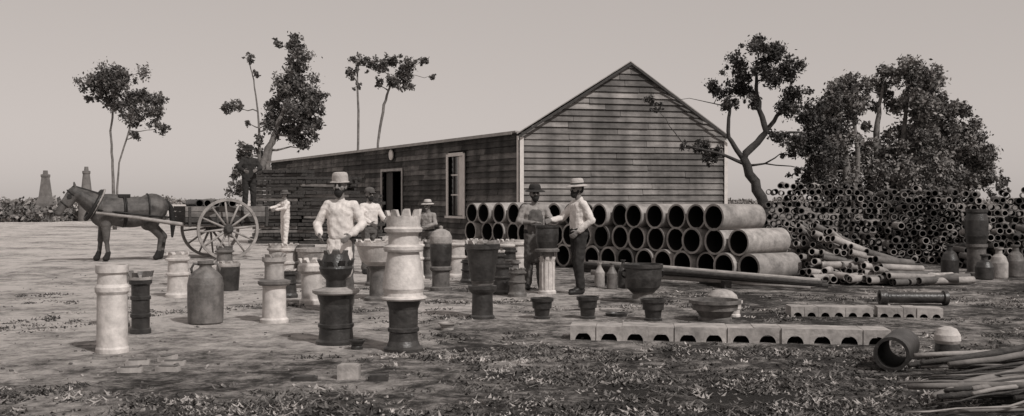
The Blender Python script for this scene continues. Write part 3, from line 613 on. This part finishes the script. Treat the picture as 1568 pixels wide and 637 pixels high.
# ------------------------------------------------------------ figures (capsules -> one voxel-fused skin)
def _unit():
    nu,nv=14,11
    vs=[(0,0,-1)]
    for j in range(1,nv):
        ph=-math.pi/2+math.pi*(j)/nv
        for i in range(nu):
            a=2*math.pi*i/nu; vs.append((math.cos(ph)*math.cos(a),math.cos(ph)*math.sin(a),math.sin(ph)))
    vs.append((0,0,1)); fs=[]
    for i in range(nu): fs.append((0,1+(i+1)%nu,1+i))
    for j in range(nv-2):
        for i in range(nu):
            a=1+j*nu+i;b=1+j*nu+(i+1)%nu; fs.append((a,b,b+nu,a+nu))
    t=len(vs)-1;o=1+(nv-2)*nu
    for i in range(nu): fs.append((o+i,o+(i+1)%nu,t))
    return np.array(vs),fs
UV,UF=_unit()
class Fig:
    def __init__(s): s.p=[]
    def cap(s,a,b,ra,rb,mt,pr=0.0): s.p.append(('c',np.array(a,float),np.array(b,float),ra,rb,mt,pr))
    def ell(s,c,r,mt,R=None,pr=0.0): s.p.append(('e',np.array(c,float),np.array(r,float),np.eye(3) if R is None else np.array(R),None,mt,pr))
    def build(s,name,voxel,parent,scale=1.0,smooth=3):
        V=[];F=[];o=0
        for p in s.p:
            if p[0]=='c':
                d=Vector(p[2]-p[1]); 
                if d.length<1e-5: d=Vector((0,0,1e-3))
                R=np.array(d.to_track_quat('Z','Y').to_matrix()); u=UV@R.T
                up=UV[:,2:3]>0
                v=np.where(up,p[2]+u*p[4],p[1]+u*p[3])
            else: v=p[1]+(UV*p[2])@p[3].T
            V.append(v); F+= [[i+o for i in f] for f in UF]; o+=len(UV)
        me=bpy.data.meshes.new(name+'_src'); me.from_pydata(np.concatenate(V).tolist(),[],F); me.update()
        ob=bpy.data.objects.new(name+'_src',me); scene.collection.objects.link(ob)
        r=ob.modifiers.new('r','REMESH'); r.mode='VOXEL'; r.voxel_size=voxel
        sm=ob.modifiers.new('s','SMOOTH'); sm.factor=0.5; sm.iterations=smooth
        dg=bpy.context.evaluated_depsgraph_get(); dg.update()
        m2=bpy.data.meshes.new_from_object(ob.evaluated_get(dg)); m2.name=name
        bpy.data.objects.remove(ob)
        n=len(m2.polygons); c=np.zeros(n*3); m2.polygons.foreach_get('center',c); c=c.reshape(-1,3)
        mats=[];best=np.full(n,1e9);lab=np.zeros(n,int)
        for p in s.p:
            if p[5] not in mats: mats.append(p[5])
            k=mats.index(p[5])
            if p[0]=='c':
                ab=p[2]-p[1]; t=np.clip(((c-p[1])@ab)/(ab@ab+1e-12),0,1)
                dist=np.linalg.norm(c-(p[1]+t[:,None]*ab),axis=1)-(p[3]+(p[4]-p[3])*t)
            else:
                q=((c-p[1])@p[3])/p[2]; dist=(np.linalg.norm(q,axis=1)-1)*p[2].min()
            dist=dist-p[6]; w_=dist<best; best[w_]=dist[w_]; lab[w_]=k
        # loose cloth: low irregular folds on fabric only
        nv=len(m2.vertices); co=np.zeros(nv*3); m2.vertices.foreach_get('co',co); co=co.reshape(-1,3)
        no=np.zeros(nv*3); m2.vertices.foreach_get('normal',no); no=no.reshape(-1,3)
        cl=np.zeros(nv); ok=np.array([m in (SHIRTW,SHIRTG,CLOTHD,CLOTHM) for m in mats])
        lv=np.zeros(len(m2.loops),dtype=np.int32); m2.loops.foreach_get('vertex_index',lv)
        lt=np.zeros(n,dtype=np.int32); m2.polygons.foreach_get('loop_total',lt)
        np.maximum.at(cl,lv,np.repeat(ok[lab].astype(float),lt))
        ph=random.random()*9
        idx=np.nonzero(cl>0)[0]; fold=np.zeros(nv)
        for i in idx:
            x,y,zz=co[i]; fold[i]=mnoise.noise(Vector((x*9+ph,y*9,zz*13+x*8)))*.012+mnoise.noise(Vector((x*24,y*24+ph,zz*20-x*14)))*.005
        co+=no*fold[:,None]; m2.vertices.foreach_set('co',co.ravel())
        m2.materials.clear()
        for mt in mats: m2.materials.append(mt)
        m2.polygons.foreach_set('material_index',lab.astype(np.int32)); m2.polygons.foreach_set('use_smooth',[True]*n); m2.update()
        ob=bpy.data.objects.new(name,m2); scene.collection.objects.link(ob); ob.parent=parent; ob.scale=(scale,)*3
        return ob
def nrm(v): v=np.array(v,float); return v/(np.linalg.norm(v)+1e-9)
BASE=dict(pel=(0,0,.95),chest=(0,0,1.29),neck=(0,.01,1.46),head=(0,-.015,1.625),
 shL=(.170,0,1.385),elL=(.235,.03,1.13),wrL=(.235,-.05,.89),hipL=(.085,0,.92),knL=(.10,-.03,.50),anL=(.11,.02,.09),
 shR=(-.170,0,1.385),elR=(-.235,.03,1.13),wrR=(-.235,-.05,.89),hipR=(-.085,0,.92),knR=(-.10,-.03,.50),anR=(-.11,.02,.09),toeL=(.13,-.15,.035),toeR=(-.13,-.15,.035))
def hand(F,el,wr,side,curl,pdir=None):
    wr=np.array(wr,float); h=nrm(wr-np.array(el)) if pdir is None else nrm(pdir)
    sd=nrm(np.cross(h,np.array([side,0,0])) if abs(h[0])<.9 else np.array([0,-1,0]))
    if sd[1]>0: sd=-sd
    pn=nrm(np.cross(sd,h))*1.0
    if pn[0]*side>0: pn=-pn
    F.cap(wr-h*.03,wr+h*.02,.030,.028,SKIN)
    for k in (-1,-.33,.33,1): F.cap(wr+h*.02+sd*.012*k,wr+h*.08+sd*.028*k,.016,.014,SKIN)
    for k,l in ((-1,.058),(-.33,.075),(.33,.08),(1,.07)):
        a=wr+h*.085+sd*.032*k; b=a+nrm(h+pn*curl*.5+sd*.06*k)*l*.5; c=b+nrm(h*(1-curl*.6)+pn*curl+sd*.06*k)*l*.45
        F.cap(a,b,.0112,.0105,SKIN); F.cap(b,c,.0105,.0095,SKIN)
    a=wr+h*.03+sd*.028; b=a+nrm(h*.6+sd*.8)*.045; c=b+nrm(h+sd*.2+pn*.4)*.035
    F.cap(a,b,.014,.013,SKIN); F.cap(b,c,.013,.011,SKIN)
def human(name,loc,rz,H=1.74,J=None,shirt=SHIRTW,trous=CLOTHD,vest=None,hatmat=FELT,hat='brim',beard=True,yaw=0.0,curlL=.5,curlR=.5,pdL=None,pdR=None,z=0,apron=None,sleeve_roll=False):
    j={k:np.array(v,float) for k,v in BASE.items()}
    if J: 
        for k,v in J.items(): j[k]=np.array(v,float)
    root=empty(name,(loc[0],loc[1],z),rz); F=Fig()
    lat=nrm(j['shL']-j['shR']); hl=nrm(j['hipL']-j['hipR'])
    tm=vest or shirt
    ch=j['chest'];pe=j['pel']
    F.cap(ch-lat*.075,ch+lat*.075,.116,.116,tm); F.cap(ch-lat*.10+[0,0,.065],ch+lat*.10+[0,0,.065],.082,.082,tm)
    for s_ in (-1,0,1): F.cap(ch+lat*s_*.070+[0,0,.03],pe+hl*s_*.060+[0,0,.06],.113,.116,tm)
    F.cap(pe-hl*.068+[0,0,.03],pe+hl*.068+[0,0,.03],.116,.116,CLOTHD if trous is not SHIRTW else trous,.001)
    F.cap(pe-hl*.066-[0,0,.02],pe+hl*.066-[0,0,.02],.120,.120,trous); F.cap(pe-hl*.055-[0,0,.06],pe+hl*.055-[0,0,.06],.118,.118,trous)
    nb=j['neck']-np.array([0,0,.03])
    F.cap(nb,j['head']-[0,0,.06],.056,.052,SKIN); F.cap(nb-[0,0,.02],nb+[0,0,.025],.064,.06,shirt)
    for S in 'LR':
        sg=1 if S=='L' else -1
        sh,el,wr=j['sh'+S],j['el'+S],j['wr'+S]
        F.cap(nb-[0,0,.02],sh,.056,.060,tm); F.cap(nb-[0,0,.06],sh-[0,0,.03],.066,.062,tm)
        F.cap(sh-lat*sg*.035-[0,0,.06],ch+lat*sg*.085-[0,0,.12],.075,.092,tm)
        F.cap(sh,el,.062,.058,shirt)
        if sleeve_roll:
            q=el+(wr-el)*.25; F.cap(el,q,.058,.057,shirt); F.cap(q,wr,.042,.030,SKIN)
        else:
            q=el+(wr-el)*.8; F.cap(el,q,.058,.050,shirt); F.cap(q,el+(wr-el)*.94,.050,.040,shirt)
        hand(F,el,wr,sg,curlL if S=='L' else curlR,pdL if S=='L' else pdR)
        hp,kn,an,to=j['hip'+S],j['kn'+S],j['an'+S],j['toe'+S]
        F.cap(hp,kn,.100,.082,trous); F.cap(kn,kn+(an-kn)*.35,.082,.076,trous); F.cap(kn+(an-kn)*.35,an+(kn-an)*.10,.076,.068,trous)
        F.cap(an+(kn-an)*.15,an-[0,0,.03],.046,.046,BOOT); F.cap(an-[0,-.02,.045],to,.043,.036,BOOT); F.cap(an-[0,0,.01],(an+to)/2,.045,.04,BOOT)
    cy,sy=math.cos(yaw),math.sin(yaw); R=np.array([[cy,-sy,0],[sy,cy,0],[0,0,1.0]])
    hc=j['head']; P=lambda x,y,zz: hc+R@np.array([x,y,zz])
    F.ell(P(0,.01,.02),(.076,.095,.098),SKIN,R); F.ell(P(0,-.03,-.045),(.056,.062,.075),SKIN,R)
    F.cap(P(0,-.088,.022),P(0,-.112,-.018),.012,.017,SKIN); F.cap(P(-.035,-.075,.03),P(.035,-.075,.03),.014,.014,SKIN)
    F.cap(P(-.02,-.090,-.05),P(.02,-.090,-.05),.009,.009,HAIR,-.001)
    F.ell(P(0,-.082,-.085),(.022,.02,.018),SKIN,R)
    for s_ in (-1,1):
        F.ell(P(s_*.079,.01,-.005),(.012,.02,.032),SKIN,R,.004); F.ell(P(s_*.031,-.080,.008),(.014,.012,.009),HAIR,R,.003); F.cap(P(s_*.018,-.088,.032),P(s_*.048,-.078,.03),.006,.006,HAIR,.003)
        F.ell(P(s_*.05,-.05,-.02),(.02,.03,.03),SKIN,R)
    F.ell(P(0,.03,.035),(.082,.092,.094),HAIR,R,-.002); F.ell(P(0,.05,-.02),(.074,.06,.06),HAIR,R)
    if beard:
        F.ell(P(0,-.055,-.085),(.052,.055,.062),HAIR,R,.002); F.cap(P(-.055,-.02,-.04),P(-.03,-.06,-.09),.026,.028,HAIR); F.cap(P(.055,-.02,-.04),P(.03,-.06,-.09),.026,.028,HAIR); F.cap(P(-.025,-.098,-.035),P(.025,-.098,-.035),.010,.010,HAIR,.002)
    if apron:
        for s_ in (-1,0,1): F.cap(pe+hl*.075*s_+[0,-.045,-.05],pe+hl*.09*s_+[0,-.075,-.42],.09,.09,apron,.004)
        for s_ in (-1,0,1): F.cap(pe+hl*.05*s_+[0,-.045,.05],ch+lat*.05*s_+[0,-.040,.0],.095,.09,apron,.004)
    sc=H/1.75
    F.build('body',0.0075,root,sc)
    if hat:
        m=MB(); Mh=Matrix.Translation(Vector(hc*sc)+Vector((0,.008,.055*sc)))@Matrix.Rotation(yaw,4,'Z')@Matrix.Rotation(.08,4,'X')@Matrix.Scale(sc,4)
        if hat=='brim':
            m.lathe([(.088,.0),(.135,-.008),(.168,-.022),(.174,-.014),(.150,.000),(.100,.014)],hatmat,Mh,cap0=False,cap1=False,wob=.05)
            m.lathe([(.104,.010),(.103,.038)],CLOTHD if hatmat is FELT else hatmat,Mh,cap0=False,cap1=False)
            m.lathe([(.103,.038),(.098,.070),(.084,.100),(.055,.108),(.03,.098),(.01,.094)],hatmat,Mh,cap0=False,wob=.05)
        elif hat=='tall':
            m.lathe([(.09,.0),(.122,-.006),(.126,.002),(.098,.014)],hatmat,Mh,cap0=False,cap1=False,wob=.05)
            m.lathe([(.104,.010),(.103,.05),(.100,.09),(.088,.118),(.06,.128),(.01,.12)],hatmat,Mh,cap0=False,wob=.06)
        else:
            m.lathe([(.103,-.01),(.105,.03),(.092,.07),(.05,.095),(.01,.1)],hatmat,Mh,cap0=False)
            m.box((0,-.11,.0),(.13,.09,.012),hatmat,M=Mh)
        m.obj('hat',parent=root)
    return root
human('man_in_pale_hat',(1.02,16.0),math.radians(-68),1.74,
  J=dict(elR=(-.27,-.16,1.16),wrR=(-.21,-.36,1.13),elL=(.25,.10,1.14),wrL=(.17,-.08,.97),knL=(.10,-.05,.5),anL=(.11,-.02,.09),toeL=(.13,-.2,.035),anR=(-.11,.10,.09),knR=(-.1,.02,.5),toeR=(-.13,-.07,.035),head=(0,-.03,1.62)),
  shirt=SHIRTW,trous=CLOTHD,yaw=.15,curlR=.5)
human('man_in_dark_hat',(.36,16.75),math.radians(8),1.66,
  J=dict(elL=(.27,-.10,1.18),wrL=(.18,-.36,1.09),elR=(-.27,-.02,1.15),wrR=(-.06,-.20,1.14)),
  shirt=SHIRTG,trous=CLOTHM,hatmat=CLOTHD,yaw=.1,apron=CLOTHM,pdR=(1,-.2,.05),sleeve_roll=True)
human('man_in_white_apron',(-2.20,13.4),math.radians(-8),1.74,
  J=dict(elL=(.30,-.02,1.14),wrL=(.20,-.24,1.0),elR=(-.30,-.02,1.14),wrR=(-.20,-.24,1.0)),
  shirt=SHIRTW,trous=CLOTHM,apron=SHIRTW,hat='tall',hatmat=FELT,beard=True,yaw=-.1)
human('man_at_timber_stack',(-6.9,31.8),math.radians(-50),1.70,
  J=dict(elR=(-.25,-.18,1.25),wrR=(-.2,-.42,1.22),elL=(.27,-.15,1.22),wrL=(.12,-.38,1.16),anL=(.14,-.08,.09),toeL=(.16,-.25,.035)),shirt=SHIRTW,trous=SHIRTW,hatmat=CLOTHM,beard=False)
human('man_in_white_shirt',(-2.77,20.3),math.radians(35),1.66,
  J=dict(elR=(-.25,-.12,1.17),wrR=(-.15,-.34,1.05),elL=(.26,-.1,1.15),wrL=(.18,-.33,1.1)),shirt=SHIRTW,trous=CLOTHM,hat='cap',hatmat=CLOTHM,beard=True)
human('boy_in_hat',(-1.77,22.0),math.radians(-25),1.42,
  J=dict(elR=(-.25,-.10,1.15),wrR=(-.10,-.28,1.08),elL=(.26,-.08,1.15),wrL=(.10,-.28,1.08)),shirt=SHIRTG,trous=CLOTHM,hatmat=FELT,beard=False)

# ------------------------------------------------------------ horse & cart
CR=math.radians(30); CC=Vector((-7.22,25.74,0))
def horse():
    off=Matrix.Rotation(CR,4,'Z')@Vector((-2.15,0,0))+CC
    root=empty('draught_horse',off,CR); F=Fig()
    F.ell((-.50,0,1.16),(.36,.29,.38),COAT); F.cap((-.45,0,1.17),(.5,0,1.2),.345,.325,COAT); F.ell((.05,0,1.06),(.6,.31,.28),COAT); F.ell((.56,0,1.25),(.38,.32,.34),COAT)
    F.ell((-.40,0,1.42),(.32,.15,.16),COAT)
    F.cap((-.60,0,1.24),(-.92,0,1.46),.29,.20,COAT); F.cap((-.92,0,1.46),(-1.16,0,1.60),.20,.14,COAT); F.cap((-.5,0,1.5),(-1.15,0,1.72),.07,.05,HAIR)
    F.cap((-1.20,0,1.60),(-1.47,0,1.20),.12,.085,COAT); F.cap((-1.20,0,1.50),(-1.30,0,1.34),.125,.10,COAT); F.cap((-1.45,0,1.22),(-1.50,0,1.12),.088,.072,COAT); F.cap((-1.18,0,1.74),(-1.34,0,1.56),.03,.02,HAIR)
    for s in (-1,1):
        F.cap((-1.14,s*.065,1.70),(-1.17,s*.09,1.85),.036,.013,COAT); F.ell((-1.31,s*.10,1.50),(.02,.014,.017),HAIR,None,.004); F.ell((-1.54,s*.04,1.14),(.012,.012,.014),HAIR,None,.003)
        fx=-.08*s
        F.cap((-.52,s*.13,1.15),(-.50,s*.16,.88),.19,.13,COAT); F.cap((-.50,s*.16,.88),(-.53+fx*.5,s*.155,.52),.12,.072,COAT); F.ell((-.535+fx*.5,s*.155,.50),(.072,.066,.08),COAT)
        F.cap((-.53+fx*.5,s*.155,.5),(-.53+fx,s*.155,.16),.057,.050,COAT); F.cap((-.53+fx,s*.155,.20),(-.57+fx,s*.155,.08),.060,.075,HAIR); F.cap((-.58+fx,s*.155,.075),(-.59+fx,s*.155,.070),.070,.072,BOOT)
        hx=.07*s
        F.cap((.62,s*.12,1.20),(.50,s*.17,.88),.25,.18,COAT); F.cap((.50,s*.17,.88),(.80+hx,s*.15,.56),.16,.078,COAT); F.ell((.81+hx,s*.15,.55),(.07,.06,.085),COAT)
        F.cap((.80+hx,s*.15,.54),(.75+hx,s*.15,.17),.062,.052,COAT); F.cap((.75+hx,s*.15,.20),(.71+hx,s*.15,.08),.060,.075,HAIR); F.cap((.70+hx,s*.15,.075),(.69+hx,s*.15,.070),.070,.072,BOOT)
    F.cap((.88,0,1.40),(1.0,0,1.25),.06,.06,HAIR); F.cap((1.0,0,1.25),(1.05,0,.9),.06,.08,HAIR); F.cap((1.05,0,.9),(1.03,0,.55),.075,.03,HAIR)
    F.build('body',.013,root,1.0,6)
    m=MB()
    def ring(c,ry,rz_,tilt,r,mt,n=22):
        pts=[]
        for i in range(n+1):
            a=2*math.pi*i/n; y=math.cos(a)*ry; zz=math.sin(a)*rz_
            pts.append((c[0]+zz*math.sin(tilt),c[1]+y,c[2]+zz*math.cos(tilt)))
        m.tube(pts,[r]*(n+1),mt,n=8)
    ring((-.74,0,1.31),.28,.37,.5,.05,LEATHER); ring((-.69,0,1.33),.295,.39,.5,.025,WOODL)
    ring((-.1,0,1.17),.35,.37,0,.022,LEATHER); ring((-.06,0,1.17),.35,.37,0,.02,LEATHER)
    m.box((-.08,0,1.535),(.26,.28,.07),LEATHER)
    ring((.45,0,1.22),.34,.36,0,.018,LEATHER)
    for s in (-1,1): m.tube([(-.7,s*.28,1.2),(0,s*.37,1.12),(.6,s*.35,1.05),(.93,s*.2,1.02),(.98,0,1.02)],[.02]*5,LEATHER,n=6); m.box((-1.28,s*.125,1.52),(.09,.012,.09),LEATHER)
    ring((-1.38,0,1.33),.105,.11,-.8,.012,LEATHER,14); ring((-1.22,0,1.57),.13,.135,-.8,.012,LEATHER,14)
    m.obj('harness',parent=root)
horse()
def cart():
    root=empty('horse_cart',CC,CR)
    def wheel(y,nm):
        m=MB(); R=.735; M=Matrix.Translation((0,y,R))@Matrix.Rotation(math.pi/2,4,'X')
        m.lathe([(R-.065,-.035),(R,-.035),(R,.035),(R-.065,.035),(R-.065,-.035)],WOODL,M,n=48,cap0=False,cap1=False,smooth=False)
        m.lathe([(.06,-.16),(.08,-.15),(.115,-.06),(.115,.06),(.08,.15),(.06,.16)],WOODD,M,n=20)
        for k in range(12):
            a=2*math.pi*k/12+.1
            m.tube([(.1*math.cos(a),.1*math.sin(a),0),(.35*math.cos(a),.35*math.sin(a),0),((R-.06)*math.cos(a),(R-.06)*math.sin(a),0)],[.032,.026,.022],WOODL,n=8,M=M)
        m.obj(nm,parent=root)
    wheel(-.85,'wheel_near'); wheel(.85,'wheel_far')
    m=MB(); m.tube([(0,-.8,.735),(0,.8,.735)],[.045,.045],WOODD)
    for i in range(6): m.box((.05,-.5+i*.2,.86),(2.0,.19,.05),WOODD)
    for s in (-1,1):
        for k in range(3): m.box((.05,s*.62,.96+k*.13),(2.0,.035,.12),random.choice((WOODD,BARKP)))
        for x in (-.85,-.2,.4,1.0): m.box((x,s*.65,1.03),(.06,.03,.48),WOODD)
        m.tube([(1.0,s*.42,.80),(-.9,s*.42,.84),(-2.0,s*.42,1.02),(-2.9,s*.38,1.14)],[.045,.05,.04,.03],WOODL,n=8)
    for k in range(3): m.box((-.93,0,.96+k*.13),(.035,1.22,.12),WOODD)
    m.box((0,-.45,.80),(.2,.08,.1),WOODD); m.box((0,.45,.80),(.2,.08,.1),WOODD)
    m.obj('body',parent=root)
    m=MB()
    for lay in range(3):
        for i in range(9-lay):
            x=-.80+.2*(i+.5*lay); 
            if x>.35 and lay>0: continue
            m.pipe((x,-.5+random.uniform(-.06,.06),1.0+.175*lay),(x,.5,1.0+.175*lay),.1,.075,random.choice((MID,PIPE2,DARK,PIPE)),n=14)
    m.obj('load',parent=root)
cart()
p=CC+Matrix.Rotation(CR,4,'Z')@Vector((.78,.1,0))
human('man_standing_in_cart',(p.x,p.y),math.radians(20),1.68,J=dict(elR=(-.27,-.08,1.17),wrR=(-.15,-.28,1.1),elL=(.28,-.05,1.18),wrL=(.16,-.27,1.12)),shirt=CLOTHD,trous=CLOTHD,hatmat=CLOTHD,z=1.10)
